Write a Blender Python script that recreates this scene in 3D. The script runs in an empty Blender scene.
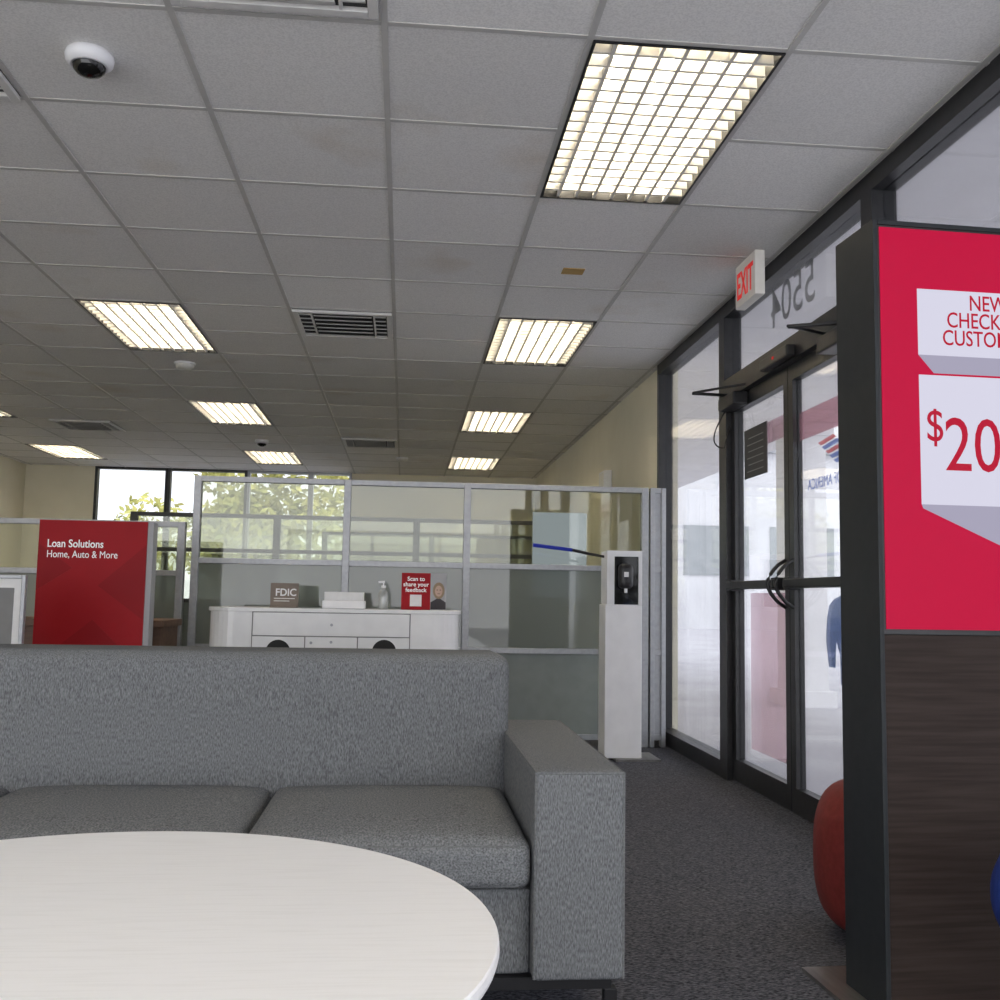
import bpy, bmesh, math, random
from mathutils import Vector, Matrix
random.seed(7)
SC = bpy.context.scene
COL = SC.collection
R = math.radians
# ------------------------------------------------------------------ camera
F = 1020.0
CAM = Vector((0, 0, .95))
MR = Matrix.Rotation(R(-5.27), 3, 'Z') @ Matrix.Rotation(R(95.5), 3, 'X') @ Matrix.Rotation(R(1.0), 3, 'Z')
cd = bpy.data.cameras.new('camera'); cam = bpy.data.objects.new('camera', cd); COL.objects.link(cam)
cam.location = CAM; cam.rotation_euler = MR.to_euler()
cd.sensor_width = 36; cd.lens = 36 * F / 1000; cd.clip_start = .02; cd.clip_end = 300
SC.camera = cam
SC.view_settings.view_transform = 'Standard'

def P(u, v, x=None, y=None, z=None):
    """where the photo's ray meets an axis aligned plane of the room (measuring only)"""
    d = MR @ Vector(((u - 500) / F, (500 - v) / F, -1))
    if x is not None: t = (x - CAM.x) / d.x
    elif y is not None: t = (y - CAM.y) / d.y
    else: t = (z - CAM.z) / d.z
    return CAM + d * t

# ------------------------------------------------------------------ materials
def nmat(name):
    m = bpy.data.materials.new(name); m.use_nodes = True
    nt = m.node_tree; b = nt.nodes['Principled BSDF']
    return m, nt, b

def pmat(name, c1, c2=None, scale=20, rough=.6, metal=0, bump=0, stretch=(1, 1, 1), emit=None, es=0, spec=.5, ramp=(.35, .65), detail=4, coat=0):
    m, nt, b = nmat(name)
    b.inputs['Base Color'].default_value = (*c1, 1)
    b.inputs['Roughness'].default_value = rough
    b.inputs['Metallic'].default_value = metal
    b.inputs['Specular IOR Level'].default_value = spec
    b.inputs['Coat Weight'].default_value = coat
    if emit:
        b.inputs['Emission Color'].default_value = (*emit, 1); b.inputs['Emission Strength'].default_value = es
    tc = nt.nodes.new('ShaderNodeTexCoord'); mp = nt.nodes.new('ShaderNodeMapping')
    mp.inputs['Scale'].default_value = stretch
    nt.links.new(tc.outputs['Object'], mp.inputs['Vector'])
    n = nt.nodes.new('ShaderNodeTexNoise'); n.inputs['Scale'].default_value = scale; n.inputs['Detail'].default_value = detail
    nt.links.new(mp.outputs[0], n.inputs['Vector'])
    if c2 is None: c2 = tuple(min(1, c * .93) for c in c1)
    r = nt.nodes.new('ShaderNodeValToRGB')
    r.color_ramp.elements[0].position = ramp[0]; r.color_ramp.elements[1].position = ramp[1]
    r.color_ramp.elements[0].color = (*c1, 1); r.color_ramp.elements[1].color = (*c2, 1)
    nt.links.new(n.outputs['Fac'], r.inputs[0]); nt.links.new(r.outputs[0], b.inputs['Base Color'])
    if bump:
        bp = nt.nodes.new('ShaderNodeBump'); bp.inputs['Strength'].default_value = bump; bp.inputs['Distance'].default_value = .003
        nt.links.new(n.outputs['Fac'], bp.inputs['Height']); nt.links.new(bp.outputs[0], b.inputs['Normal'])
    return m

def emat(name, c, s, rough=.5):
    m, nt, b = nmat(name)
    b.inputs['Base Color'].default_value = (.006, .006, .006, 1)
    b.inputs['Emission Color'].default_value = (*c, 1); b.inputs['Emission Strength'].default_value = s
    b.inputs['Roughness'].default_value = rough; b.inputs['Specular IOR Level'].default_value = .1
    return m

def glass(name, tint=(1, 1, 1), refl=.06, frost=0, fcol=(.5, .55, .5)):
    m = bpy.data.materials.new(name); m.use_nodes = True; nt = m.node_tree; nt.nodes.clear()
    o = nt.nodes.new('ShaderNodeOutputMaterial'); t = nt.nodes.new('ShaderNodeBsdfTransparent'); t.inputs[0].default_value = (*tint, 1)
    g = nt.nodes.new('ShaderNodeBsdfGlossy'); g.inputs['Roughness'].default_value = .02
    lw = nt.nodes.new('ShaderNodeLayerWeight'); lw.inputs[0].default_value = .25
    mm = nt.nodes.new('ShaderNodeMath'); mm.operation = 'MULTIPLY_ADD'; mm.inputs[1].default_value = .35; mm.inputs[2].default_value = refl
    nt.links.new(lw.outputs['Fresnel'], mm.inputs[0])
    mx = nt.nodes.new('ShaderNodeMixShader'); nt.links.new(mm.outputs[0], mx.inputs[0])
    src = t
    if frost:
        d = nt.nodes.new('ShaderNodeBsdfDiffuse'); d.inputs[0].default_value = (*fcol, 1)
        tl = nt.nodes.new('ShaderNodeBsdfTranslucent'); tl.inputs[0].default_value = (*fcol, 1)
        ms = nt.nodes.new('ShaderNodeMixShader'); ms.inputs[0].default_value = .5
        nt.links.new(d.outputs[0], ms.inputs[1]); nt.links.new(tl.outputs[0], ms.inputs[2])
        m2 = nt.nodes.new('ShaderNodeMixShader'); m2.inputs[0].default_value = frost
        nt.links.new(t.outputs[0], m2.inputs[1]); nt.links.new(ms.outputs[0], m2.inputs[2]); src = m2
    nt.links.new(src.outputs[0], mx.inputs[1]); nt.links.new(g.outputs[0], mx.inputs[2]); nt.links.new(mx.outputs[0], o.inputs[0])
    return m

def ceiling_mat():
    m, nt, b = nmat('acoustic_tile')
    geo = nt.nodes.new('ShaderNodeNewGeometry')
    mp = nt.nodes.new('ShaderNodeMapping'); mp.inputs['Location'].default_value = (.10 / .61, -4.07 / .61, 0); mp.inputs['Scale'].default_value = (1 / .61, 1 / .61, 1)
    nt.links.new(geo.outputs['Position'], mp.inputs[0])
    fl = nt.nodes.new('ShaderNodeVectorMath'); fl.operation = 'FLOOR'; nt.links.new(mp.outputs[0], fl.inputs[0])
    wn = nt.nodes.new('ShaderNodeTexWhiteNoise'); wn.noise_dimensions = '2D'; nt.links.new(fl.outputs[0], wn.inputs['Vector'])
    n = nt.nodes.new('ShaderNodeTexNoise'); n.inputs['Scale'].default_value = 160; n.inputs['Detail'].default_value = 6; nt.links.new(geo.outputs['Position'], n.inputs['Vector'])
    n2 = nt.nodes.new('ShaderNodeTexNoise'); n2.inputs['Scale'].default_value = 1.3; n2.inputs['Detail'].default_value = 5; nt.links.new(geo.outputs['Position'], n2.inputs['Vector'])
    r = nt.nodes.new('ShaderNodeValToRGB'); r.color_ramp.elements[0].color = (.77, .76, .745, 1); r.color_ramp.elements[1].color = (.89, .88, .865, 1)
    nt.links.new(wn.outputs['Value'], r.inputs[0])
    r2 = nt.nodes.new('ShaderNodeValToRGB'); r2.color_ramp.elements[0].position = .60; r2.color_ramp.elements[1].position = .80
    r2.color_ramp.elements[0].color = (1, 1, 1, 1); r2.color_ramp.elements[1].color = (.80, .73, .64, 1)
    nt.links.new(n2.outputs['Fac'], r2.inputs[0])
    mx = nt.nodes.new('ShaderNodeMix'); mx.data_type = 'RGBA'; mx.blend_type = 'MULTIPLY'; mx.inputs[0].default_value = 1
    nt.links.new(r.outputs[0], mx.inputs[6]); nt.links.new(r2.outputs[0], mx.inputs[7])
    r3 = nt.nodes.new('ShaderNodeValToRGB'); r3.color_ramp.elements[0].position = .35; r3.color_ramp.elements[1].position = .6
    r3.color_ramp.elements[0].color = (.84, .84, .84, 1); r3.color_ramp.elements[1].color = (1, 1, 1, 1); nt.links.new(n.outputs['Fac'], r3.inputs[0])
    mx2 = nt.nodes.new('ShaderNodeMix'); mx2.data_type = 'RGBA'; mx2.blend_type = 'MULTIPLY'; mx2.inputs[0].default_value = 1
    nt.links.new(mx.outputs[2], mx2.inputs[6]); nt.links.new(r3.outputs[0], mx2.inputs[7])
    nt.links.new(mx2.outputs[2], b.inputs['Base Color']); b.inputs['Roughness'].default_value = .9
    return m

M = {}
M['tile'] = ceiling_mat()
M['grid'] = pmat('ceiling_grid_metal', (.54, .53, .51), rough=.6)
M['carpet'] = pmat('charcoal_carpet', (.020, .021, .028), (.175, .178, .205), scale=105, rough=.95, bump=.7, stretch=(1, 3.2, 1), ramp=(.38, .70), spec=.1, detail=6)
M['cream'] = pmat('cream_wall_paint', (.90, .85, .69), (.86, .81, .65), scale=3, rough=.8)
M['black'] = pmat('black_aluminium', (.014, .014, .016), (.022, .022, .024), scale=30, rough=.4)
M['slate'] = pmat('slate_black_enamel', (.020, .023, .026), (.024, .027, .030), scale=30, rough=.5, spec=.25)
M['glass'] = glass('clear_glass', (.92, .93, .94), .035)
M['oglass'] = glass('office_glass', (.86, .88, .82), .05, frost=.035, fcol=(.5, .5, .42))
M['frost'] = glass('frosted_glass', (.50, .53, .50), .05, frost=.62, fcol=(.41, .44, .41))
M['alu'] = pmat('satin_aluminium', (.38, .39, .41), (.33, .34, .36), scale=40, rough=.4, metal=.4)
M['panel'] = pmat('grey_green_panel', (.20, .222, .212), (.18, .202, .192), scale=10, rough=.6)
M['sofa'] = pmat('grey_tweed', (.074, .078, .083), (.215, .223, .232), scale=430, rough=.95, bump=.35, stretch=(1, 1, .24), ramp=(.30, .72), detail=4, spec=.1)
M['sofah'] = pmat('grey_tweed_seat', (.080, .085, .090), (.225, .233, .242), scale=260, rough=.95, bump=.35, stretch=(1, .6, 1), ramp=(.32, .70), detail=5, spec=.1)
M['seam'] = pmat('grey_tweed_piping', (.11, .115, .12), (.16, .165, .17), scale=200, rough=.95, spec=.1)
M['table'] = pmat('white_ash_laminate', (.81, .81, .82), (.765, .765, .77), scale=110, rough=.5, stretch=(.08, 1.3, 1), ramp=(.48, .72), detail=9)
M['white'] = pmat('white_plastic', (.84, .84, .86), scale=8, rough=.35)
M['glosswhite'] = pmat('glossy_white_laminate', (.82, .82, .82), scale=8, rough=.22)
M['cream2'] = pmat('pale_cream_laminate', (.74, .73, .68), scale=8, rough=.4)
M['darkmetal'] = pmat('dark_metal', (.02, .02, .022), scale=30, rough=.4, metal=.5)
M['steel'] = pmat('brushed_steel', (.28, .27, .26), (.22, .21, .2), scale=60, rough=.35, metal=.8, stretch=(1, .1, 1))
M['wood'] = pmat('dark_walnut_laminate', (.021, .0135, .011), (.036, .025, .021), scale=30, rough=.6, stretch=(.12, 1, 2.6), detail=8, spec=.2)
M['brown'] = pmat('brown_wood', (.12, .065, .045), (.16, .09, .06), scale=20, rough=.5, stretch=(.2, 1, 2))
M['tanplate'] = pmat('grey_tan_plate', (.20, .155, .12), (.16, .125, .10), scale=20, rough=.5)
M['red'] = pmat('muted_red_vinyl', (.20, .030, .027), (.165, .025, .021), scale=60, rough=.55, bump=.2, spec=.25)
M['blue'] = pmat('dark_blue_vinyl', (.010, .035, .22), (.010, .03, .18), scale=60, rough=.5, bump=.2, spec=.3)
M['signred'] = pmat('sign_red', (.34, .004, .010), scale=6, rough=.5, spec=.2)
M['signred2'] = pmat('sign_red_dark', (.275, .003, .008), scale=6, rough=.5, spec=.2)
M['signgrey'] = pmat('sign_edge_grey', (.34, .34, .35), rough=.4)
M['numeral'] = pmat('pale_grey_numeral_film', (.48, .48, .50), rough=.6)
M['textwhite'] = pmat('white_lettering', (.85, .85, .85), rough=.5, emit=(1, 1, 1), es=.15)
M['textred'] = pmat('red_lettering', (.70, .02, .02), rough=.5, emit=(1, .03, .02), es=.3)
M['exitwhite'] = pmat('exit_face', (.70, .68, .64), rough=.5, emit=(1, .95, .9), es=.06)
M['scr'] = emat('screen_crimson', (.53, .0001, .043), 1)
M['scrw'] = emat('screen_white', (.68, .67, .80), 1)
M['scrg'] = emat('screen_lilac_grey', (.40, .38, .50), .95)
M['scrt'] = emat('screen_red_letters', (.50, .002, .030), .95)
M['glow'] = emat('pale_blue_glow', (.44, .49, .58), .8)
M['lamp'] = emat('lamp_tube_glow', (1, .88, .66), 52)
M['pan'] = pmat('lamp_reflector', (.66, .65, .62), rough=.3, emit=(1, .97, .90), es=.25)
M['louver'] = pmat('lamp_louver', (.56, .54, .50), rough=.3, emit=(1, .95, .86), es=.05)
M['dark'] = pmat('dark_void', (.01, .01, .01), rough=.7)
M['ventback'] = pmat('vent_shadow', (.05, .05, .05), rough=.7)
M['gap'] = pmat('grey_joint', (.22, .22, .22), rough=.7)
M['dome'] = pmat('smoked_dome', (.006, .006, .006), rough=.08)
M['tan'] = pmat('tan_tag', (.46, .30, .10), rough=.7)
M['vent'] = pmat('vent_enamel', (.70, .69, .67), rough=.5)
M['concrete'] = pmat('pale_concrete', (.64, .63, .67), (.54, .53, .57), scale=1.2, rough=.9)
M['stucco'] = pmat('pale_stucco', (.86, .85, .87), (.80, .79, .81), scale=4, rough=.9)
M['farwall'] = pmat('distant_grey_wall', (.40, .41, .43), (.36, .37, .39), scale=1, rough=.9)
M['farpale'] = pmat('distant_pale_wall', (.68, .68, .70), (.60, .60, .62), scale=.6, rough=.9)
M['farglass'] = pmat('distant_grey_window', (.36, .38, .39), (.30, .32, .33), scale=2, rough=.6)
M['leaf'] = pmat('tree_leaves', (.20, .23, .05), (.62, .57, .18), scale=3, rough=.7, ramp=(.3, .7))
M['bark'] = pmat('bark', (.10, .07, .05), rough=.9)
M['pink'] = glass('pale_pink_cling', (.98, .87, .90), .02, frost=.26, fcol=(.92, .62, .68))
M['rose'] = glass('rose_cling', (.97, .80, .84), .02, frost=.26, fcol=(.90, .52, .58))
M['bluecling'] = glass('denim_blue_cling', (.50, .58, .76), .02, frost=.35, fcol=(.16, .22, .40))  # tint that paints a blue reflection into the door glass
M['greyposter'] = pmat('dark_grey_poster', (.06, .06, .065), rough=.6)
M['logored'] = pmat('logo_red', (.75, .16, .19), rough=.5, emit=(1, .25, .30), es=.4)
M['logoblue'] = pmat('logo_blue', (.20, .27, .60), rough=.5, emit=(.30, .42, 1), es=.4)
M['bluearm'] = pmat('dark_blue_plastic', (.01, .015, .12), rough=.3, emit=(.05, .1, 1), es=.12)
M['clearplastic'] = glass('clear_plastic', (.85, .87, .87), .12, frost=.35, fcol=(.75, .77, .77))
M['paper'] = pmat('white_paper', (.80, .80, .80), rough=.7)
M['skin'] = pmat('printed_skin_tone', (.55, .38, .30), rough=.7)
M['hair'] = pmat('printed_fair_hair', (.30, .22, .14), rough=.7)
M['ink'] = pmat('printed_dark_ink', (.04, .035, .04), rough=.7)
M['greyframe'] = pmat('grey_frame', (.070, .070, .070), rough=.5)

# ------------------------------------------------------------------ geometry helpers
def NB(): return bmesh.new()
def box(bm, x0, x1, y0, y1, z0, z1):
    v = [bm.verts.new(p) for p in ((x0,y0,z0),(x1,y0,z0),(x1,y1,z0),(x0,y1,z0),(x0,y0,z1),(x1,y0,z1),(x1,y1,z1),(x0,y1,z1))]
    for f in ((3,2,1,0),(4,5,6,7),(0,1,5,4),(1,2,6,5),(2,3,7,6),(3,0,4,7)): bm.faces.new([v[i] for i in f])
    return bm
def bx(*a): return box(NB(), *a)
def tube(bm, pts, r, seg=12):
    pts = [Vector(p) for p in pts]; rings = []
    for i, p in enumerate(pts):
        d = (pts[min(i+1, len(pts)-1)] - pts[max(i-1, 0)]).normalized()
        a = Vector((0, 0, 1)) if abs(d.z) < .9 else Vector((1, 0, 0))
        s = d.cross(a).normalized(); t = d.cross(s).normalized()
        rr = r[i] if isinstance(r, (list, tuple)) else r
        rings.append([bm.verts.new(p + s * rr * math.cos(2*math.pi*k/seg) + t * rr * math.sin(2*math.pi*k/seg)) for k in range(seg)])
    for a, b in zip(rings, rings[1:]):
        for k in range(seg): bm.faces.new((a[k], a[(k+1) % seg], b[(k+1) % seg], b[k]))
    bm.faces.new(rings[0]); bm.faces.new(list(reversed(rings[-1])))
    return bm
def lathe(bm, prof, c=(0, 0, 0), seg=48):
    rings = []
    for r, z in prof:
        if r < 1e-5: rings.append([bm.verts.new((c[0], c[1], c[2] + z))])
        else: rings.append([bm.verts.new((c[0] + r*math.cos(2*math.pi*k/seg), c[1] + r*math.sin(2*math.pi*k/seg), c[2] + z)) for k in range(seg)])
    for a, b in zip(rings, rings[1:]):
        for k in range(seg):
            k2 = (k+1) % seg
            f = [a[k % len(a)]] + ([a[k2]] if len(a) > 1 else []) + ([b[k2]] if len(b) > 1 else []) + [b[k % len(b)]]
            if len(f) >= 3: bm.faces.new(f)
    return bm
def prism(bm, pts, d):
    """closed polygon of 3D points, thickened along vector d"""
    a = [bm.verts.new(Vector(p)) for p in pts]; b = [bm.verts.new(Vector(p) + Vector(d)) for p in pts]
    n = len(a); bm.faces.new(a); bm.faces.new(list(reversed(b)))
    for i in range(n): bm.faces.new((a[i], b[i], b[(i+1) % n], a[(i+1) % n]))
    return bm
def soft(x0, x1, y0, y1, z0, z1, r=.03, puff=0, puffy=0, n=14):
    """upholstered block: rounded edges and a slightly domed top / front"""
    bm = NB(); c = Vector(((x0+x1)/2, (y0+y1)/2, (z0+z1)/2)); h = Vector(((x1-x0)/2, (y1-y0)/2, (z1-z0)/2))
    bmesh.ops.create_cube(bm, size=2)
    bmesh.ops.subdivide_edges(bm, edges=bm.edges[:], cuts=n, use_grid_fill=True)
    for v in bm.verts:
        q = Vector(v.co)
        q = Vector([math.copysign(1 - (1 - abs(t)) ** 1.6, t) for t in q])
        p = Vector((q.x*h.x, q.y*h.y, q.z*h.z))
        inner = Vector([max(-(h[i]-r), min(h[i]-r, p[i])) for i in range(3)])
        d = p - inner
        if d.length > 1e-9: p = inner + d.normalized() * r if (abs(d.x) > 1e-9) + (abs(d.y) > 1e-9) + (abs(d.z) > 1e-9) > 1 else p
        fx, fy, fz = (1 - q.x**4), (1 - q.y**4), (1 - q.z**4)
        if q.z > 0: p.z += puff * fx * fy * q.z
        if q.y < 0: p.y -= puffy * fx * fz * (-q.y)
        v.co = p + c
    return bm

def acc(o):
    v = Vector((0, 0, 0))
    while o: v += o.location; o = o.parent
    return v
def obj(name, bm, mat, parent=None, bevel=0, smooth=False, label=None, seg=3):
    bmesh.ops.recalc_face_normals(bm, faces=bm.faces[:])
    if parent is not None: off = acc(parent)
    else:
        xs = [v.co.x for v in bm.verts]; ys = [v.co.y for v in bm.verts]; zs = [v.co.z for v in bm.verts]
        off = Vector(((min(xs)+max(xs))/2, (min(ys)+max(ys))/2, min(zs)))
    bmesh.ops.translate(bm, verts=bm.verts[:], vec=-off)
    me = bpy.data.meshes.new(name); bm.to_mesh(me); bm.free(); me.materials.append(mat)
    if smooth:
        for p in me.polygons: p.use_smooth = True
    o = bpy.data.objects.new(name, me); COL.objects.link(o)
    if parent is not None: o.parent = parent
    else: o.location = off
    if bevel:
        b = o.modifiers.new('bevel', 'BEVEL'); b.width = bevel; b.segments = seg; b.limit_method = 'ANGLE'; b.angle_limit = R(40)
    if label: o['label'] = label
    return o
def tag(o, label, cat, group=None):
    o['label'] = label; o['category'] = cat
    if group: o['group'] = group
    return o
def thing(name, loc, label, cat, group=None):
    o = bpy.data.objects.new(name, None); COL.objects.link(o); o.location = loc; o.empty_display_size = .1
    return tag(o, label, cat, group)
def struct(name, bm, mat, **k):
    o = obj(name, bm, mat, **k); o['kind'] = 'structure'; return o
def copy_tree(o, parent=None):
    c = o.copy(); COL.objects.link(c)
    if parent is not None: c.parent = parent
    for ch in [x for x in bpy.data.objects if x.parent == o]: copy_tree(ch, c)
    return c
def text(name, s, size, origin, xdir, mat, parent, align='CENTER', bold=0, ydir=(0, 0, 1), sx=1.0, label=None, depth=.0006):
    cu = bpy.data.curves.new('lettering', 'FONT'); cu.body = s; cu.size = size; cu.align_x = align; cu.extrude = depth; cu.offset = bold * size
    cu.resolution_u = 4
    to = bpy.data.objects.new('lettering', cu); COL.objects.link(to)
    bpy.context.view_layer.update()
    dg = bpy.context.evaluated_depsgraph_get()
    me = bpy.data.meshes.new_from_object(to.evaluated_get(dg))
    bm = NB(); bm.from_mesh(me)
    bpy.data.objects.remove(to); bpy.data.curves.remove(cu); bpy.data.meshes.remove(me)
    X = Vector(xdir).normalized(); Y = Vector(ydir).normalized(); Z = X.cross(Y)
    for v in bm.verts: v.co = Vector(origin) + X * v.co.x * sx + Y * v.co.y + Z * v.co.z
    return obj(name, bm, mat, parent, label=label)

# ------------------------------------------------------------------ room shell
CZ = 2.615; XR = 1.78; XL = -5.05; YB = 14.0; YF = -1.6
GX = lambda k: -.10 + .61 * k
GY = lambda k: 4.07 + .61 * k
struct('floor', bx(XL - .1, XR + .08, YF, YB + .1, -.1, 0), M['carpet'])
lights = [(1, -2), (1, 3), (1, 8), (1, 13), (-3, 3), (-3, 8), (-3, 13), (-7, 8), (-7, 13), (1, -7), (-3, -7), (-7, 3), (-7, -2), (-7, -7)]  # closing entries are unseen fixtures, added to brighten the room
holes = set()
for cx_, k in lights: holes |= {(cx_, k), (cx_, k + 1)}
bm = NB()
kx0, kx1, ky0, ky1 = -9, 4, -10, 17
for i in range(kx0, kx1):
    for j in range(ky0, ky1):
        if (i, j) in holes: continue
        x0, x1, y0, y1 = max(GX(i), XL), min(GX(i+1), XR + .05), max(GY(j), YF), min(GY(j+1), YB)
        if x1 <= x0 or y1 <= y0: continue
        box(bm, x0, x1, y0, y1, CZ, CZ + .02)
ceil = struct('ceiling', bm, M['tile'])
bm = NB()
for i in range(kx0, kx1 + 1):
    if not XL < GX(i) < XR: continue
    box(bm, GX(i) - .010, GX(i) + .010, YF, YB, CZ - .004, CZ + .001)
for j in range(ky0, ky1 + 1):
    if not YF < GY(j) < YB: continue
    for i in range(kx0, kx1):
        if (i, j) in holes and (i, j - 1) in holes: continue
        a, b = max(GX(i), XL), min(GX(i+1), XR)
        if b > a: box(bm, a, b, GY(j) - .010, GY(j) + .010, CZ - .003, CZ + .001)
obj('ceiling_grid', bm, M['grid'], ceil)
# walls
struct('wall_left', bx(XL - .1, XL, YF, YB, 0, CZ), M['cream'])
struct('wall_right', bx(XR, XR + .12, 6.99, YB, 0, CZ), M['cream'])
bm = NB()
wx0, wx1 = -4.15, -.75
box(bm, XL, wx0, YB, YB + .12, 0, CZ); box(bm, wx1, XR, YB, YB + .12, 0, CZ); box(bm, wx0, wx1, YB, YB + .12, 0, .7)
struct('wall_back', bm, M['cream'])
struct('baseboard_right', bx(XR - .012, XR, 7.0, YB, 0, .1), M['darkmetal'])
bxs = [wx0, -3.2, -2.15, -1.3, wx1]
for n, (a, b) in enumerate(zip(bxs, bxs[1:])):
    bm = NB(); w = .035; hd = .03
    box(bm, a, a + w, YB - .02, YB + .08, .7, CZ); box(bm, b - w, b, YB - .02, YB + .08, .7, CZ)
    box(bm, a + w, b - w, YB - .02, YB + .08, .7, .76); box(bm, a + w, b - w, YB - .02, YB + .08, CZ - hd, CZ)
    fr = struct('window_%d' % (n + 6), bm, M['black'] if n < 1 else M['greyframe'] if n == 1 else M['alu'])
    obj('pane', bx(a + w, b - w, YB + .02, YB + .028, .76, CZ - hd), M['glass'], fr)

# storefront, right side -----------------------------------------------------
X0, X1 = XR - .03, XR + .07
ft = struct('trim_1', bx(X0, X1, YF, 6.99, CZ - .075, CZ), M['black'])
def storefront(n, y0, y1, z0=0, z1=CZ - .075, w=.045, sill=.09):
    bm = NB()
    box(bm, X0, X1, y0, y0 + w, z0, z1); box(bm, X0, X1, y1 - w, y1, z0, z1)
    box(bm, X0, X1, y0 + w, y1 - w, z0, z0 + sill)
    fr = struct('window_%d' % n, bm, M['black'])
    obj('pane', bx(XR + .015, XR + .023, y0 + w, y1 - w, z0 + sill, z1), M['glass'], fr)
    return fr
storefront(1, 5.52, 6.99)
storefront(2, 1.9, 3.69)
storefront(3, .15, 1.9)
storefront(4, -1.6, .15)
tr = storefront(5, 3.69, 5.52, 2.12, CZ - .075, w=.05, sill=.06)
text('house_number', '5504', .285, Vector((XR + .025, 4.60, 2.318)), (0, 1, 0), M['numeral'], tr, bold=.003)
bm = NB(); box(bm, X0, X1, 3.69, 3.76, 0, 2.12); box(bm, X0, X1, 5.44, 5.52, 0, 2.12)
box(bm, X0, X1, 3.76, 5.44, 2.07, 2.12)
struct('trim_2', bm, M['black'])
def door(n, y0, y1):
    bm = NB(); w = .055; a, b = XR + .0, XR + .045
    box(bm, a, b, y0, y0 + w, .01, 2.065); box(bm, a, b, y1 - w, y1, .01, 2.065)
    box(bm, a, b, y0 + w, y1 - w, .01, .12); box(bm, a, b, y0 + w, y1 - w, 1.99, 2.065); box(bm, a, b, y0 + w, y1 - w, 1.02, 1.06)
    d = struct('door_%d' % n, bm, M['black'])
    obj('pane', bx(XR + .018, XR + .026, y0 + w, y1 - w, .12, 1.02), M['glass'], d)
    obj('pane', bx(XR + .018, XR + .026, y0 + w, y1 - w, 1.06, 1.99), M['glass'], d)
    obj('push_bar', bx(XR - .06, XR - .035, y0 + .06, y1 - .06, 1.02, 1.06), M['black'], d, bevel=.006)
    bm = NB()
    for yy in (y0 + .08, y1 - .08): box(bm, XR - .05, XR + .01, yy - .03, yy + .03, 1.01, 1.07)
    obj('bar_mount', bm, M['black'], d, bevel=.004)
    return d
YM = 4.60
d1 = door(1, YM + .003, 5.435)
d2 = door(2, 3.765, YM - .003)
for d, s in ((d1, 1), (d2, -1)):
    yy = YM + s * .05
    pts = [(XR, yy, 1.15)] + [(XR - .012 - .075 * math.sin(math.pi * t / 10), yy, 1.15 - .22 * t / 10) for t in range(1, 10)] + [(XR, yy, .93)]
    obj('pull_handle', tube(NB(), pts, .009), M['black'], d, smooth=True)
def closer(d, yh, s):
    obj('door_closer', bx(XR - .085, XR - .002, min(yh, yh + s*.26), max(yh, yh + s*.26), 1.99, 2.06), M['black'], d, bevel=.008)
    obj('closer_arm', tube(tube(NB(), [(XR - .04, yh + s*.05, 2.075), (XR - .26, yh + s*.12, 2.065)], .009), [(XR - .26, yh + s*.12, 2.068), (XR - .02, yh + s*.30, 2.09)], .007), M['black'], d)
closer(d1, 5.41, -1); closer(d2, 3.80, 1)
pts = [(XR - .05 - .045*math.sin(math.pi*k/12), 5.40 + .05*math.sin(math.pi*k/12), 1.99 - .20*math.sin(math.pi*k/24)) for k in range(13)] + [(XR - .04, 5.42, 1.83), (XR - .005, 5.42, 1.92)]
obj('cable', tube(NB(), pts, .004, 6), M['black'], d1, smooth=True)
se = obj('motion_sensor', bx(XR - .075, XR - .03, 4.42, 4.78, 2.075, 2.13), M['black'], None, bevel=.01)
tag(se, 'black motion sensor bar fixed above the glass doors', 'sensor')
obj('indicator', bx(XR - .078, XR - .075, 4.58, 4.60, 2.095, 2.107), M['textred'], se)
# stickers and a painted reflection on the doors
pa = P(745, 405, x=XR + .015); pb = P(768, 463, x=XR + .015)
po = obj('poster', bx(XR + .010, XR + .014, pb.y, pa.y, 1.60, 1.86), M['greyposter'], d1, label='small dark grey notice stuck high on the glass')
bm = NB()
for k in range(6): box(bm, XR + .008, XR + .010, pb.y + .05, pa.y - .05 - .02 * (k % 2), 1.632 + k * .035, 1.636 + k * .035)
obj('print_lines', bm, M['signgrey'], po)
a = P(751, 600, x=XR + .03); b = P(788, 600, x=XR + .03)
obj('window_cling', bx(XR + .028, XR + .031, b.y, a.y, .20, 1.0), M['pink'], d1, label='pale pink window cling on the lower glass')
obj('window_cling', bx(XR + .028, XR + .031, 3.84, 4.53, 1.70, 1.83), M['rose'], d2, label='rose band across the upper glass')
obj('window_cling', bx(XR + .028, XR + .031, 4.68, 5.05, 1.75, 1.86), M['pink'], d1, label='pink band across the upper glass')
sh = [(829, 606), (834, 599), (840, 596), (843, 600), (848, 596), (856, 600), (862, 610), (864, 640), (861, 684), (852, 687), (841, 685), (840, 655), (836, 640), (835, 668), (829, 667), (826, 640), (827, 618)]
obj('window_cling', prism(NB(), [P(u, v, x=XR + .030) for u, v in sh], (.002, 0, 0)), M['bluecling'], d2, label='denim blue translucent shape on the lower glass')  # blue reflection in the glass, painted as a cut-out shape
bm = NB(); bm2 = NB()
ly, lz = 4.23, 1.66
for k in range(5):
    q = [(XR + .032, ly + .10 - k*.04, lz - k*.024), (XR + .032, ly - .06 - k*.04, lz - k*.024 + .016), (XR + .032, ly - .09 - k*.04, lz - k*.024), (XR + .032, ly + .07 - k*.04, lz - k*.024 - .016)]
    prism(bm if k in (0, 2) else bm2, q, (.001, 0, 0))
obj('flag_logo', bm, M['logored'], d2, label='red stripes of a flag logo'); obj('flag_logo', bm2, M['logoblue'], d2, label='blue stripes of a flag logo')
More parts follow.
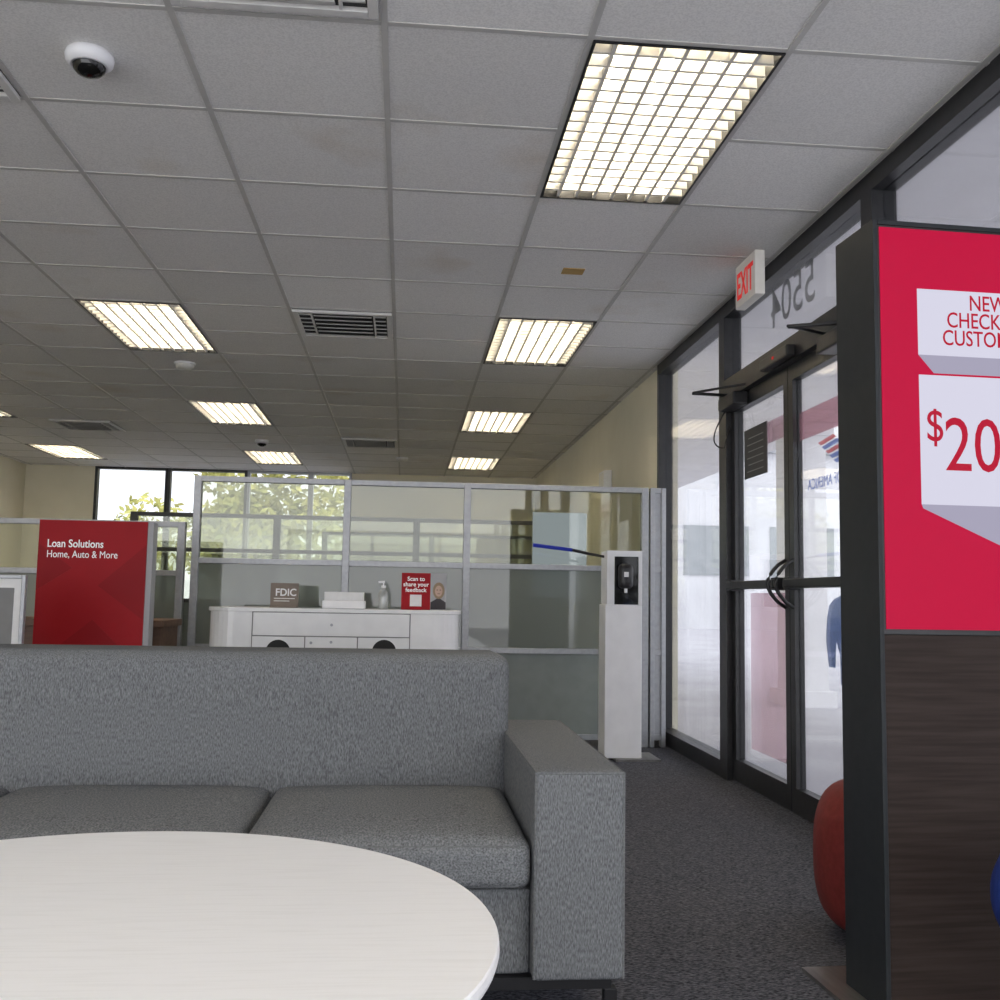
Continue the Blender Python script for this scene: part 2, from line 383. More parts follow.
text('lettering', 'BANK OF AMERICA', .07, (XR + .03, 4.17, 1.46), (0, 1, 0), M['logoblue'], d2, sx=.9)

# ------------------------------------------------------------------ outside
struct('floor_outside', bx(XR + .09, 80, -20, 80, -.12, -.03), M['concrete'])
struct('floor_outside_back', bx(-40, XR + .08, YB + .13, 80, -.12, -.03), M['concrete'])
struct('ceiling_outside', bx(XR + .08, 4.2, -3, 16, 2.70, 2.8), M['stucco'])
pc = NB(); box(pc, 3.7, 4.05, 9.5, 9.9, -.03, 2.70); box(pc, 3.64, 4.11, 9.44, 9.96, -.03, .12); box(pc, 3.64, 4.11, 9.44, 9.96, 2.58, 2.70)
tag(obj('porch_column', pc, M['stucco'], None), 'square pale porch column standing outside beyond the glass doors', 'column')
t = struct('wall_outside', bx(9, 30, 36, 40, -.03, 6.4), M['farpale'])
obj('roof_band', bx(8.8, 30.2, 35.7, 40.2, 6.4, 7.0), M['farwall'], t)
for k in range(6): obj('window', bx(10 + k*3.2, 12.4 + k*3.2, 35.95, 36.02, 1.9, 3.7), M['farglass'], t)
def leafball(bm, c, r, n, s):
    for _ in range(n):
        d = Vector((random.gauss(0, 1), random.gauss(0, 1), random.gauss(0, 1))).normalized()
        p = Vector(c) + Vector((d.x * r[0], d.y * r[1], d.z * r[2])) * random.uniform(.55, 1)
        a = Vector((random.uniform(-1, 1), random.uniform(-1, 1), random.uniform(-1, 1))).normalized(); b = a.orthogonal().normalized()
        q = [p + a*s, p + b*s*.5, p - a*s, p - b*s*.5]
        bm.faces.new([bm.verts.new(t) for t in q])
def tree(x, y, h, label, n=220):
    t = thing('tree', (x, y, -.03), label, 'tree', 'trees outside the back windows')
    obj('trunk', tube(NB(), [(x, y, -.03), (x + .1, y, h * .3), (x - .05, y, h * .55)], [.16, .12, .07]), M['bark'], t)
    bm = NB()
    for k in range(9):
        leafball(bm, (x + random.uniform(-1.1, 1.1), y + random.uniform(-.8, .8), h * random.uniform(.35, .85)), (.8, .8, .7), n, .10)
    obj('foliage', bm, M['leaf'], t)
tree(-2.5, 18.5, 4.6, 'leafy sunlit tree seen through the middle back window panes', 520)
tree(-6.4, 23, 3.4, 'leafy sunlit tree seen through the leftmost back window', 120)

# ------------------------------------------------------------------ ceiling lights
def troffer():
    t = thing('ceiling_light', (0, 0, CZ), '', 'ceiling light', 'louvered ceiling lights')
    w, l = .296, .601
    fb = NB(); z0, z1 = CZ - .008, CZ + .11
    box(fb, -w, -w + .010, -l, l, z0, z1); box(fb, w - .010, w, -l, l, z0, z1)
    box(fb, -w + .010, w - .010, -l, -l + .010, z0, z1); box(fb, -w + .010, w - .010, l - .010, l, z0, z1)
    obj('frame', fb, M['darkmetal'], t)
    obj('reflector', bx(-w, w, -l, l, CZ + .105, CZ + .115), M['pan'], t)
    for k in (-1, 0, 1): obj('lamp_tube', tube(NB(), [(k*.18, -l + .02, CZ + .080), (k*.18, l - .02, CZ + .080)], .013, 10), M['lamp'], t, smooth=True)
    lb = NB(); nx, ny = 8, 16
    for i in range(1, nx):   # V shaped blades, wide at the bottom
        x = -w + 2*w*i/nx
        prism(lb, [(x - .006, -l + .012, CZ - .003), (x + .006, -l + .012, CZ - .003), (x + .001, -l + .012, CZ + .035), (x - .001, -l + .012, CZ + .035)], (0, 2*l - .024, 0))
    for j in range(1, ny):
        y = -l + 2*l*j/ny
        prism(lb, [(-w + .012, y - .006, CZ - .002), (-w + .012, y + .006, CZ - .002), (-w + .012, y + .001, CZ + .034), (-w + .012, y - .001, CZ + .034)], (2*w - .024, 0, 0))
    obj('louver', lb, M['louver'], t)
    return t
LL = {(1, -2): 'large warm louvered ceiling light nearest the camera', (1, 3): 'second louvered ceiling light of the row nearest the glass doors',
      (1, 8): 'third louvered ceiling light of the row nearest the glass doors', (1, 13): 'farthest louvered ceiling light of the row nearest the glass doors',
      (-3, 3): 'louvered ceiling light left of the square air vent, nearest of its row', (-3, 8): 'middle louvered ceiling light of the row left of the air vents',
      (-3, 13): 'farthest louvered ceiling light of the row left of the air vents', (-7, 8): 'louvered ceiling light cut by the left photo edge',
      (-7, 13): 'far louvered ceiling light near the left back corner', (1, -7): 'louvered ceiling light overhead beside the camera on the door side', (-3, -7): 'louvered ceiling light overhead left of the camera',
      (-7, 3): 'louvered ceiling light by the left wall, above the office partition', (-7, -2): 'louvered ceiling light by the left wall beside the sofa', (-7, -7): 'louvered ceiling light by the left wall behind the camera'}
proto = troffer()
for n, (i, k) in enumerate(lights):
    o = proto if n == 0 else copy_tree(proto)
    o.location = (GX(i) + .305, GY(k + 1), CZ); o['label'] = LL[(i, k)]

# vents
def vent():
    t = thing('air_vent', (0, 0, CZ), '', 'air vent', 'square ceiling air vents')
    w = .29
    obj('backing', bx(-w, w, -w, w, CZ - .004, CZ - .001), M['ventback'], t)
    fb = NB(); e = .03
    box(fb, -w, -w + e, -w, w, CZ - .02, CZ - .004); box(fb, w - e, w, -w, w, CZ - .02, CZ - .004)
    box(fb, -w + e, w - e, -w, -w + e, CZ - .02, CZ - .004); box(fb, -w + e, w - e, w - e, w, CZ - .02, CZ - .004)
    box(fb, -w + .10, -w + .11, -w + e, w - e, CZ - .019, CZ - .004); box(fb, w - .11, w - .10, -w + e, w - e, CZ - .019, CZ - .004)
    obj('frame', fb, M['vent'], t, bevel=.002)
    sb = NB()
    for k in range(6):
        y = -w + .05 + k * .088
        prism(sb, [(-w + .12, y, CZ - .022), (-w + .12, y + .05, CZ - .006), (-w + .12, y + .055, CZ - .009), (-w + .12, y + .012, CZ - .025)], (2*w - .24, 0, 0))
        for s in (-1, 1):
            a = s * (w - .10)
            prism(sb, [(a, y, CZ - .018), (a, y + .03, CZ - .006), (a, y + .035, CZ - .009), (a, y + .008, CZ - .021)], (s * .065, 0, 0))
    obj('slats', sb, M['vent'], t)
    return t
vp = vent()
for n, (x, y, lb) in enumerate([(GX(-1) + .305, GY(3) + .305, 'square louvered air vent in the ceiling between the two light rows'),
        (GX(-1) + .305, GY(-3) + .270, 'air vent at the top edge of the photo, right of the ceiling camera'),
        (GX(-1) + .305, GY(11) + .305, 'small distant air vent in the middle of the ceiling'),
        (-3.2, GY(10) + .305, 'distant air vent above the left corner windows'),
        (GX(-3) + .305, GY(-2) + .305, 'air vent cut by the left photo edge near the ceiling camera')]):
    o = vp if n == 0 else copy_tree(vp); o.location = (x, y, CZ); o['label'] = lb

# domes / detectors
def domecam(u, v, s, label):
    p = P(u, v, z=CZ); t = thing('ceiling_camera', p, label, 'ceiling camera')
    obj('housing', lathe(NB(), [(0, 0), (.070*s, 0), (.073*s, -.012*s), (.070*s, -.028*s), (.058*s, -.040*s), (.050*s, -.042*s), (.048*s, -.03*s), (0, -.03*s)], p), M['white'], t, smooth=True)
    obj('dome', lathe(NB(), [(.050*s, -.036*s), (.047*s, -.052*s), (.036*s, -.064*s), (.018*s, -.071*s), (0, -.073*s)], p), M['dome'], t, smooth=True)
domecam(90, 54, 1.0, 'white ceiling camera with black dome near the top left')
domecam(262, 440, 1.0, 'small distant dome camera between the ceiling lights')
def detector(u, v, label):
    p = P(u, v, z=CZ); t = thing('smoke_detector', p, label, 'smoke detector')
    obj('base', lathe(NB(), [(0, 0), (.075, 0), (.075, -.012), (0, -.012)], p), M['white'], t, smooth=False)
    obj('cover', lathe(NB(), [(.066, -.012), (.064, -.03), (.045, -.045), (.028, -.048), (0, -.048)], p), M['cream2'], t, smooth=True)
detector(185, 363, 'round smoke detector beside the nearest left ceiling light')
detector(402, 458, 'tiny distant smoke detector beyond the middle air vents')
p = P(573, 271, z=CZ)
tag(obj('ceiling_tag', bx(p.x - .055, p.x + .055, p.y - .045, p.y + .045, CZ - .004, CZ), M['tan'], None), 'small tan tag stuck on a ceiling tile near the big light', 'tag')

# exit sign, mounted against the ceiling
ex = 1.605; ya, yb = 4.83, 4.545
t = thing('exit_sign', (ex + .02, 4.69, 2.40), 'white exit sign with red letters hanging beside the glass doors', 'exit sign')
obj('housing', bx(ex, ex + .05, yb, ya, 2.395, CZ - .005), M['exitwhite'], t, bevel=.006)
text('lettering', 'EXIT', .185, (ex - .001, 4.688, 2.435), (0, -1, 0), M['textred'], t, sx=.62, bold=.018)

# small box high on far right wall
t = thing('wall_speaker', (XR, 8.9, 1.95), 'small pale box fixed high on the cream wall above the partition', 'wall box')
obj('case', bx(XR - .07, XR, 8.7, 8.95, 1.92, 2.08), M['white'], t, bevel=.008)
obj('grille', bx(XR - .074, XR - .07, 8.73, 8.92, 1.94, 2.06), M['cream2'], t)

# ------------------------------------------------------------------ glass partitions
def partition(x, ys, zs, label, mats, post=.045, frame='alu'):
    """framed office screen: posts at x[], rails at zs[], one infill per cell"""
    t = thing('glass_partition', ((x[0] + x[-1]) / 2, ys, 0), label, 'partition')
    for xx in x: obj('post', bx(xx - post/2, xx + post/2, ys - .03, ys + .03, 0, zs[-1]), M[frame], t, bevel=.003)
    for a, b in zip(x, x[1:]):
        for zz in zs: obj('rail', bx(a + post/2, b - post/2, ys - .025, ys + .025, zz - .035, zz), M[frame], t, bevel=.002)
        for r_, (z0, z1) in enumerate(zip(zs, zs[1:])):
            mt, solid = mats[r_]
            obj('panel' if solid else 'pane', bx(a + post/2, b - post/2, ys - (.012 if solid else .004), ys + (.012 if solid else .004), z0, z1 - .035), M[mt], t)
    return t
PY = 6.67
fg = [('panel', 1), ('frost', 0), ('oglass', 0)]
partition([-1.33, -.38, .40, 1.585], PY, [.08, .63, 1.175, 1.70], 'tall aluminium and glass office partition behind the white counter', fg)
partition([1.635, 1.71], PY, [.08, .63, 1.175, 1.70], 'narrow end panel of the tall glass partition beside the entrance window', [('alu', 1), ('alu', 1), ('alu', 1)], post=.03)
partition([-3.9, -2.7, -1.42], PY, [.08, .55, 1.09, 1.40], 'lower glass office partition behind the red sign', fg)
partition([-2.4, -1.15, .1, 1.3], 9.3, [.08, .9, 1.35, 1.66], 'second glass partition deeper in the office area', [('panel', 1), ('oglass', 0), ('oglass', 0)], post=.06, frame='greyframe')
partition([-.9, .3, 1.5], 11.6, [.08, .9, 1.35, 1.66], 'farthest glass partition in front of the back wall', [('panel', 1), ('oglass', 0), ('oglass', 0)], post=.06, frame='greyframe')
a = P(533, 512, y=6.79); b = P(586, 598, y=6.79)
t = thing('glowing_panel', ((a.x + b.x)/2, 6.80, 0), 'pale bluish glowing panel standing behind the tall glass partition', 'screen')  # added panel for a pale patch behind the glass, only classed as a screen
obj('screen', bx(a.x, b.x, 6.785, 6.79, b.z, a.z), M['glow'], t)  # self-lit face, added for a pale patch behind the glass
obj('backing', bx(a.x, b.x, 6.79, 6.82, b.z, a.z), M['signgrey'], t)
obj('pole', bx((a.x+b.x)/2 - .02, (a.x+b.x)/2 + .02, 6.79, 6.82, .01, b.z), M['alu'], t)
obj('base', bx((a.x+b.x)/2 - .15, (a.x+b.x)/2 + .15, 6.72, 6.95, 0, .01), M['alu'], t)

# ------------------------------------------------------------------ red sign
a = P(40, 521, y=5.6); b = P(148, 525, y=5.6); zt = 1.325
sx0, sx1 = a.x, b.x
t = thing('advertising_stand', ((sx0 + sx1)/2, 5.7, 0), 'freestanding red loan advertising stand behind the sofa on the left', 'sign')
obj('core', bx(sx0, sx1 + .03, 5.605, 5.70, 0, zt), M['signgrey'], t, bevel=.003)
obj('face', bx(sx0, sx1, 5.597, 5.605, .03, zt - .002), M['signred'], t)
bm = NB(); y = 5.5965
for q in ([(0, .55), (.33, .80), (.62, .55), (.62, .38), (.33, .62), (0, .38)], [(0, .95), (.2, 1.07), (.0, 1.2)], [(.35, .98), (.62, 1.2), (.62, .80)]):
    prism(bm, [(sx0 + c[0] * (sx1 - sx0) / .62, y, c[1]) for c in q], (0, -.0008, 0))
obj('pattern', bm, M['signred2'], t)
text('lettering', 'Loan Solutions', .058, (sx0 + .045, 5.594, zt - .145), (1, 0, 0), M['textwhite'], t, align='LEFT', bold=.014, sx=.84)
text('lettering', 'Home, Auto & More', .054, (sx0 + .045, 5.594, zt - .20), (1, 0, 0), M['textwhite'], t, align='LEFT', sx=.80)

# brown desk behind sign
t = thing('desk', (-1.75, 6.25, 0), 'brown wooden desk partly hidden behind the red sign', 'desk')
obj('desktop', bx(-2.3, -1.36, 6.0, 6.5, .75, .79), M['brown'], t, bevel=.003)
obj('side_panel', bx(-1.41, -1.38, 6.03, 6.48, 0, .75), M['brown'], t); obj('side_panel', bx(-2.28, -2.25, 6.03, 6.48, 0, .75), M['brown'], t)
obj('front_panel', bx(-2.25, -1.41, 6.05, 6.07, .1, .75), M['brown'], t)

# silver framed stand at left edge
a = P(-60, 575, y=4.9); b = P(27, 575, y=4.9)
t = thing('sign_stand', ((a.x + b.x)/2, 4.9, 0), 'silver framed notice stand left of the red sign', 'sign stand')
fb = NB(); z0, z1 = .45, b.z; fw = .018
box(fb, a.x, a.x + fw, 4.885, 4.915, z0, z1); box(fb, b.x - fw, b.x, 4.885, 4.915, z0, z1)
box(fb, a.x + fw, b.x - fw, 4.885, 4.915, z0, z0 + fw); box(fb, a.x + fw, b.x - fw, 4.885, 4.915, z1 - fw, z1)
obj('frame', fb, M['alu'], t, bevel=.003)
obj('notice', bx(a.x + fw, b.x - fw, 4.895, 4.905, z0 + fw, z1 - fw), M['paper'], t)
obj('picture', bx(a.x + .04, b.x - .05, 4.892, 4.895, z0 + .05, z1 - .06), M['gap'], t)
obj('pole', tube(NB(), [((a.x+b.x)/2, 4.9, .01), ((a.x+b.x)/2, 4.9, z0)], .018), M['alu'], t)
obj('base', bx((a.x+b.x)/2 - .18, (a.x+b.x)/2 + .18, 4.75, 5.05, 0, .015), M['alu'], t)

# ------------------------------------------------------------------ white counter
cy0, cy1, cxl, cxr, ct = 5.8, 6.25, P(208, 606, y=5.85).x, P(460, 612, y=5.85).x, .875
t = thing('counter', ((cxl + cxr)/2, 6.02, 0), 'white counter with rounded ends standing in front of the glass partition', 'counter')
def stadium(x0, x1, y0, y1, z0, z1, r):
    pts = []
    for cx_, cy_, a0 in ((x1 - r, y1 - r, 0), (x0 + r, y1 - r, 90), (x0 + r, y0 + r, 180), (x1 - r, y0 + r, 270)):
        for k in range(9): an = R(a0 + k * 90 / 8); pts.append((cx_ + r*math.cos(an), cy_ + r*math.sin(an), z0))
    return prism(NB(), pts, (0, 0, z1 - z0))
obj('countertop', stadium(cxl - .01, cxr + .01, cy0 - .01, cy1, ct - .022, ct, .16), M['glosswhite'], t, bevel=.003)
obj('plinth', stadium(cxl + .03, cxr - .03, cy0 + .03, cy1 - .02, 0, .08, .14), M['darkmetal'], t)
m1 = P(252, 630, y=5.8).x; m2 = P(410, 630, y=5.8).x
obj('body', stadium(cxl, cxr, cy0, cy1 - .01, .08, ct - .022, .15), M['glosswhite'], t)
obj('upper_front', bx(m1 + .004, m2 - .004, cy0 - .008, cy0, ct - .152, ct - .026), M['glosswhite'], t, bevel=.002)
obj('front_shadow_gap', bx(m1 - .002, m2 + .002, cy0 - .003, cy0 + .001, .1, ct - .022), M['gap'], t)
third = (m2 - m1) / 3
for k in range(3):
    obj('drawer' if k == 1 else 'door', bx(m1 + k*third + .003, m1 + (k+1)*third - .003, cy0 - .008, cy0, .12 if k != 1 else .52, ct - .158), M['glosswhite'], t, bevel=.002)
obj('door', bx(m1 + third + .003, m1 + 2*third - .003, cy0 - .008, cy0, .12, .514), M['glosswhite'], t, bevel=.002)
for uu in (278, 384):
    q = P(uu, 652, y=cy0)
    bm = NB(); pts = [(q.x + .068*math.cos(2*math.pi*k/28), cy0 - .0085, q.z + .068*math.sin(2*math.pi*k/28)) for k in range(28)]
    obj('round_opening', prism(bm, pts, (0, -.003, 0)), M['dark'], t)
for sx_, zz in ((.5, ct - .09), (.5, ct - .185), (.12, ct - .19)):
    obj('lock', tube(NB(), [(m1 + (1 + sx_)*third, cy0 - .013, zz), (m1 + (1 + sx_)*third, cy0 - .008, zz)], .008), M['alu'], t)
# things on the counter
cyf = 5.95
a = P(270, 606, y=cyf); b = P(298, 606, y=cyf); top = P(284, 583, y=cyf).z
t = thing('plaque', ((a.x + b.x)/2, cyf, ct), 'brown insurance plaque standing on the left of the white counter', 'sign')
obj('plate', bx(a.x, b.x, cyf, cyf + .012, ct + .008, top), M['tanplate'], t, bevel=.002)
obj('foot', bx(a.x, b.x, cyf - .02, cyf + .05, ct, ct + .008), M['tanplate'], t)
text('lettering', 'FDIC', .058, ((a.x + b.x)/2 + .008, cyf - .001, ct + .068), (1, 0, 0), M['paper'], t, sx=.95, bold=.02)
bm = NB(); box(bm, a.x + .02, b.x - .02, cyf - .002, cyf, ct + .05, ct + .055); box(bm, a.x + .02, b.x - .05, cyf - .002, cyf, ct + .036, ct + .04)
obj('print_lines', bm, M['cream2'], t)
a = P(322, 606, y=cyf); b = P(365, 606, y=cyf)
t = thing('slip_box', ((a.x + b.x)/2, cyf + .05, ct), 'low white box of slips in the middle of the white counter', 'box')
obj('tray', bx(a.x, b.x, cyf, cyf + .12, ct, ct + .045), M['white'], t, bevel=.004)
obj('slips', bx(a.x + .01, b.x - .01, cyf + .02, cyf + .11, ct + .045, ct + .095), M['paper'], t, bevel=.002)
a = P(383, 606, y=cyf)
t = thing('pump_bottle', (a.x, cyf, ct), 'clear hand sanitizer pump bottle on the white counter', 'bottle')
obj('bottle', lathe(NB(), [(0, 0), (.026, 0), (.028, .006), (.028, .09), (.02, .108), (.011, .115), (.011, .122), (0, .122)], (a.x, cyf, ct), 24), M['clearplastic'], t, smooth=True)
pb_ = lathe(NB(), [(0, .122), (.013, .122), (.013, .136), (.004, .137), (.004, .158), (0, .158)], (a.x, cyf, ct), 16)
tube(pb_, [(a.x + .008, cyf, ct + .158), (a.x - .03, cyf, ct + .155)], .006, 8)
obj('pump', pb_, M['white'], t)
a = P(401, 607, y=cyf); b = P(430, 607, y=cyf); c = P(446, 607, y=cyf); top = P(415, 573, y=cyf).z
t = thing('feedback_sign', ((a.x + c.x)/2, cyf, ct), 'red feedback sign with a small portrait on the right of the counter', 'sign')
obj('red_card', bx(a.x, b.x, cyf, cyf + .006, ct, top), M['signred'], t)
obj('portrait_card', bx(b.x, c.x, cyf, cyf + .006, ct, top), M['signgrey'], t)
cw = b.x - a.x
for k, s in enumerate(('Scan to', 'share your', 'feedback')): text('lettering', s, .034, ((a.x + b.x)/2, cyf - .001, top - .045 - k*.032), (1, 0, 0), M['textwhite'], t, bold=.012)
obj('blank_square', bx(a.x + cw*.3, a.x + cw*.7, cyf - .002, cyf, ct + .02, ct + .02 + cw*.4), M['paper'], t)
pcx, pcz = (b.x + c.x)/2 + .002, ct + .11
def disc(cx_, cz_, rx, rz, y): return prism(NB(), [(cx_ + rx*math.cos(2*math.pi*k/20), y, cz_ + rz*math.sin(2*math.pi*k/20)) for k in range(20)], (0, -.0008, 0))
obj('portrait_hair', disc(pcx, pcz + .002, .034, .048, cyf), M['hair'], t)
obj('portrait_face', disc(pcx, pcz, .022, .032, cyf - .001), M['skin'], t)
fb = NB()
for s in (-1, 1): box(fb, pcx + s*.009 - .004, pcx + s*.009 + .004, cyf - .0026, cyf - .0018, pcz + .004, pcz + .008)
box(fb, pcx - .007, pcx + .007, cyf - .0026, cyf - .0018, pcz - .017, pcz - .014)
obj('portrait_features', fb, M['ink'], t)
obj('portrait_shoulders', prism(NB(), [(b.x + .002, cyf, ct + .004), (c.x - .002, cyf, ct + .004), (c.x - .002, cyf, ct + .045), (pcx, cyf, ct + .072), (b.x + .002, cyf, ct + .045)], (0, -.0006, 0)), M['ink'], t)

# ------------------------------------------------------------------ white dispenser stand
tx, ty = 1.325, 6.1
t = thing('dispenser_stand', (tx, ty, 0), 'tall white hand sanitizer stand with black upper panel beside the partition end', 'dispenser')
w = .113
obj('base_plate', bx(tx - .05, tx + .22, ty - .05, ty + .25, 0, .012), M['steel'], t)
obj('column', bx(tx - w, tx + w, ty, ty + .2, .012, .925), M['white'], t, bevel=.006)
bm = NB(); box(bm, tx - w + .01, tx + w, ty + .02, ty + .2, .925, 1.25); obj('upper_housing', bm, M['white'], t, bevel=.008)
bm = NB(); box(bm, tx - w + .01, tx - w + .055, ty, ty + .02, .925, 1.25); box(bm, tx + w - .022, tx + w, ty, ty + .02, .925, 1.25); box(bm, tx - w + .055, tx + w - .022, ty, ty + .02, 1.215, 1.25)
obj('rim', bm, M['white'], t)
obj('black_panel', bx(tx - w + .055, tx + w - .022, ty + .012, ty + .02, .925, 1.215), M['dome'], t)
obj('dispenser', soft(tx - .04, tx + .05, ty - .06, ty + .012, 1.02, 1.17, .03, n=8), M['black'], t, smooth=True)
obj('nozzle', tube(NB(), [(tx + .005, ty - .03, 1.025), (tx + .005, ty - .03, .995)], .01), M['white'], t)
obj('badge', bx(tx - .012, tx + .016, ty - .062, ty - .060, 1.09, 1.12), M['paper'], t)
obj('side_arm', tube(NB(), [P(606, 557, y=ty + .1), P(590, 554, y=ty + .1), P(572, 550, y=ty + .1)], [.008, .009, .010], 8), M['black'], t, label='thin black arm reaching left')  # made-up rod standing for a thin blue line at the glass
obj('arm_tip', tube(NB(), [P(572, 550, y=ty + .1), P(533, 545, y=ty + .1)], [.011, .012], 8), M['bluearm'], t, label='dark blue tip of the thin arm')

# ------------------------------------------------------------------ sofa
t = thing('sofa', (-.68, 2.66, 0), 'grey tweed three seat sofa behind the round white table', 'sofa')
sl, sr = -1.655, .287
obj('base', soft(sl, sr, 2.235, 3.1, .155, .335, .010), M['sofa'], t, smooth=True)
obj('backrest', soft(sl, sr + .012, 2.84, 3.12, .335, .795, .040, puffy=.015), M['sofa'], t, smooth=True)
def arm(x0, x1):
    a = obj('arm', soft(x0, x1, 2.19, 3.13, .155, .585, .012, puff=.004), M['sofa'], t, smooth=True)
    bm = NB()
    for xx in (x0 + .004, x1 - .004):
        tube(bm, [(xx, 2.194, .16), (xx, 2.194, .580)], .0035, 6); tube(bm, [(xx, 2.194, .581), (xx, 3.12, .581)], .0035, 6)
    tube(bm, [(x0 + .004, 2.194, .581), (x1 - .004, 2.194, .581)], .0035, 6)
    obj('piping', bm, M['seam'], a)
arm(sr, .483); arm(sl - .193, sl)
for a, b in ((sl, -1.003), (-.997, -.338), (-.332, sr)):
    c = obj('seat_cushion', soft(a + .002, b - .002, 2.20, 2.85, .335, .438, .028, puff=.020, puffy=.010), M['sofah'], t, smooth=True)
    bm = NB()
    tube(bm, [(a + .03, 2.205, .426), (b - .03, 2.205, .426)], .0035, 8); tube(bm, [(a + .03, 2.205, .347), (b - .03, 2.205, .347)], .0035, 8)
    obj('piping', bm, M['seam'], c)
fb = NB(); box(fb, sl - .17, .46, 2.22, 2.245, .13, .155); box(fb, sl - .17, .46, 3.07, 3.095, .13, .155); box(fb, sl - .17, sl - .145, 2.245, 3.07, .13, .155); box(fb, .435, .46, 2.245, 3.07, .13, .155)
obj('frame_rail', fb, M['darkmetal'], t)
for x in (sl - .17, .445):
    for y in (2.22, 3.067): obj('leg', bx(x, x + .028, y, y + .028, 0, .13), M['darkmetal'], t, bevel=.002)

# ------------------------------------------------------------------ round table
tc = (-.425, 1.385, 0); TR = .560
t = thing('round_table', tc, 'round white wood grain coffee table in the foreground', 'table')
obj('tabletop', lathe(NB(), [(0, .498), (TR-.010, .498), (TR-.002, .501), (TR, .508), (TR-.001, .517), (TR-.003, .520), (0, .520)], tc, 128), M['table'], t)
obj('pedestal', lathe(NB(), [(0, .02), (.045, .02), (.04, .06), (.035, .40), (.05, .465), (.16, .498), (0, .498)], tc, 40), M['white'], t, smooth=True)
obj('foot', lathe(NB(), [(0, 0), (.30, 0), (.30, .010), (.05, .024), (0, .024)], tc, 64), M['white'], t)

# ------------------------------------------------------------------ stools
def pouf(x, y, r, h, mat, label):
    t = thing('pouf', (x, y, 0), label, 'stool')
    prof = [(0, .012)]
    for k in range(1, 22):   # rounded barrel: rounder shoulders at top than at the foot
        a = math.pi * k / 22
        c_, s_ = math.cos(a), math.sin(a)
        prof.append((r * s_ ** .42, .012 + (h - .012) * (1 - math.copysign(abs(c_) ** .75, c_)) / 2))
    prof.append((0, h))
    obj('cushion', lathe(NB(), prof, (x, y, 0), 48), mat, t, smooth=True)
    obj('glide', lathe(NB(), [(0, 0), (r*.55, 0), (r*.55, .014), (0, .014)], (x, y, 0), 32), M['darkmetal'], t)
pouf(1.43, 2.91, .225, .44, M['red'], 'red rounded pouf stool behind the display stand')
bxx, byy, br = 1.392, 1.955, .205
t = thing('stool', (bxx, byy, 0), 'dark blue cushioned stool at the right photo edge in front of the display', 'stool')
zb, hb = .270, .195
prof = [(0, zb)] + [(br * (1 - .12 * abs(math.cos(math.pi * k / 12)) ** 3), zb + hb * k / 12) for k in range(13)] + [(br*.4, zb + hb + .007), (0, zb + hb + .008)]
obj('cushion', lathe(NB(), prof, (bxx, byy, 0), 48), M['blue'], t, smooth=True)
for k in range(4):
    an = R(45 + 90*k); obj('leg', tube(NB(), [(bxx + .11*math.cos(an), byy + .11*math.sin(an), .275), (bxx + .13*math.cos(an), byy + .13*math.sin(an), 0)], .011), M['darkmetal'], t)

# ------------------------------------------------------------------ display kiosk
kx, ky = 1.130, 2.35
KW, KD, KH = .60, .20, 1.90
t = thing('display_stand', (kx, ky, 0), 'tall black digital display stand with crimson screen and dark wood base', 'display')
obj('base_plate', bx(1.068, 1.74, 2.22, 2.67, 0, .010), M['steel'], t)
bm = NB(); box(bm, kx, kx + .012, ky, ky + KD, .010, KH); box(bm, kx + KW - .012, kx + KW, ky, ky + KD, .010, KH); box(bm, kx + .012, kx + KW - .012, ky, ky + KD, KH - .012, KH)
box(bm, kx + .012, kx + KW - .012, ky + .02, ky + KD, .010, KH - .012)
obj('housing', bm, M['slate'], t, bevel=.002)
zs0, zs1 = .893, KH - .018
obj('bezel', bx(kx + .012, kx + KW - .012, ky + .004, ky + .02, zs0 - .012, KH - .012), M['black'], t)
obj('wood_panel', bx(kx + .012, kx + KW - .012, ky + .006, ky + .02, .02, zs0 - .014), M['wood'], t)
s0, s1 = kx + .018, kx + KW - .018
scr = obj('screen', bx(s0, s1, ky + .001, ky + .004, zs0, zs1), M['scr'], t)
Yp = ky
cxs = P(991, 400, y=Yp).x
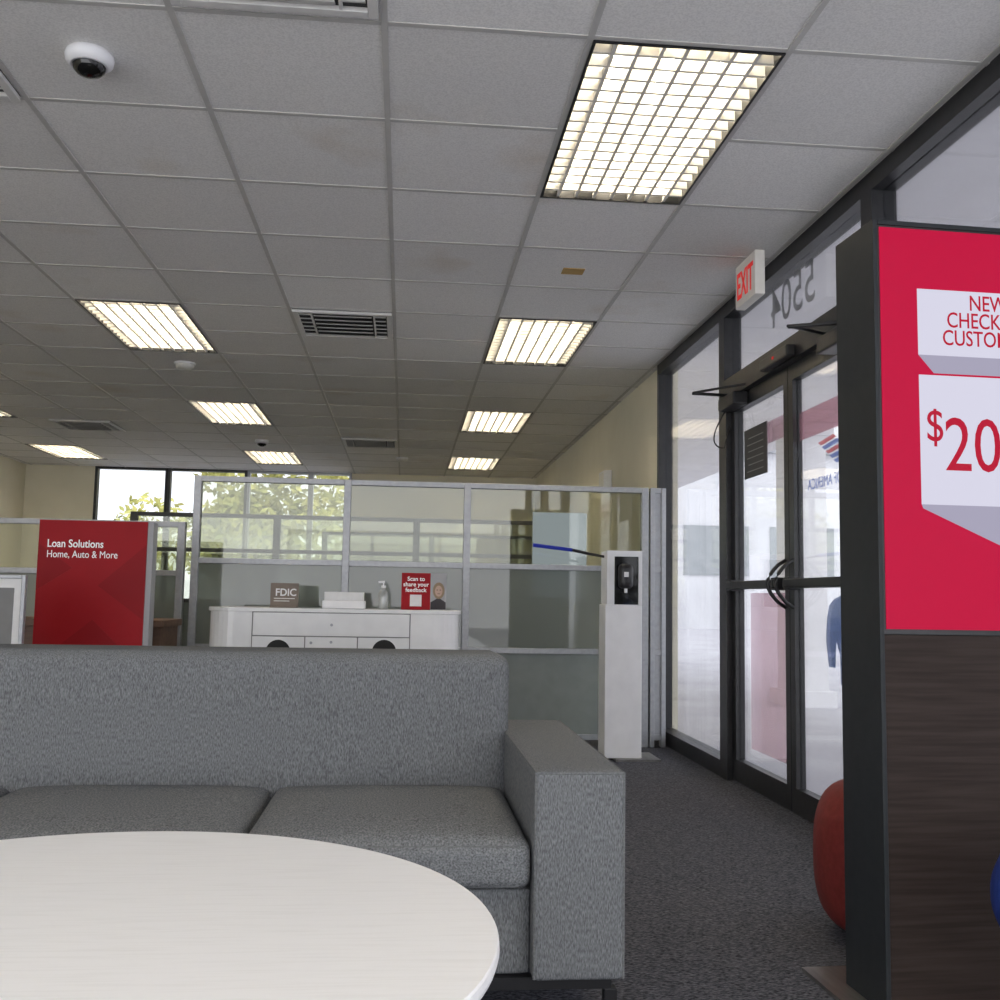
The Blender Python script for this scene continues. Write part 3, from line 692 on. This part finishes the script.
L = P(918, 300, y=Yp).x; Rr = 2*cxs - L
z = lambda v: P(918, v, y=Yp).z
def zp(pts, mat, dy, name='graphic'): return obj(name, prism(NB(), [(x, Yp - dy, zz) for x, zz in pts], (0, -.0004, 0)), mat, scr)
zp([(L, z(288)), (Rr, z(288)), (Rr, z(354)), (L, z(354))], M['scrw'], .0004)
zp([(L, z(354)), (Rr, z(354)), (Rr - .04, z(372)), (L + .04, z(372))], M['scrg'], .0004)
zp([(L, z(374)), (Rr, z(374)), (Rr, z(504)), (L, z(504))], M['scrw'], .0006)
zp([(L, z(504)), (Rr, z(504)), (Rr, z(520)), (cxs + .07, z(552)), (L + .004, z(508))], M['scrg'], .0008)
for s, v, sz in (('NEW', 307, .055), ('CHECKING', 325, .055), ('CUSTOMERS', 343, .055)):
    text('lettering', s, sz, (cxs + .006, Yp - .0016, z(v)), (1, 0, 0), M['scrt'], scr, sx=.80, depth=.0003, bold=.006)
text('lettering', '$', .115, (L + .014, Yp - .0016, z(440)), (1, 0, 0), M['scrt'], scr, align='LEFT', sx=.8, depth=.0003)
text('lettering', '200', .190, (L + .060, Yp - .0016, z(469)), (1, 0, 0), M['scrt'], scr, align='LEFT', sx=.82, depth=.0003)
t.rotation_euler = (0, 0, R(2.5))

# ------------------------------------------------------------------ light: hazy sky, brighter on the sun's side (behind the camera)
w = bpy.data.worlds.new('sky'); SC.world = w; w.use_nodes = True
nt = w.node_tree; bg = nt.nodes['Background']; bg.inputs[0].default_value = (.95, .96, 1, 1)
tc_ = nt.nodes.new('ShaderNodeTexCoord'); sp = nt.nodes.new('ShaderNodeSeparateXYZ'); mr = nt.nodes.new('ShaderNodeMapRange')
nt.links.new(tc_.outputs['Generated'], sp.inputs[0]); nt.links.new(sp.outputs['Y'], mr.inputs['Value'])
mr.inputs['From Min'].default_value = -.7; mr.inputs['From Max'].default_value = .1; mr.inputs['To Min'].default_value = 3.5; mr.inputs['To Max'].default_value = 1.8
nt.links.new(mr.outputs[0], bg.inputs[1])
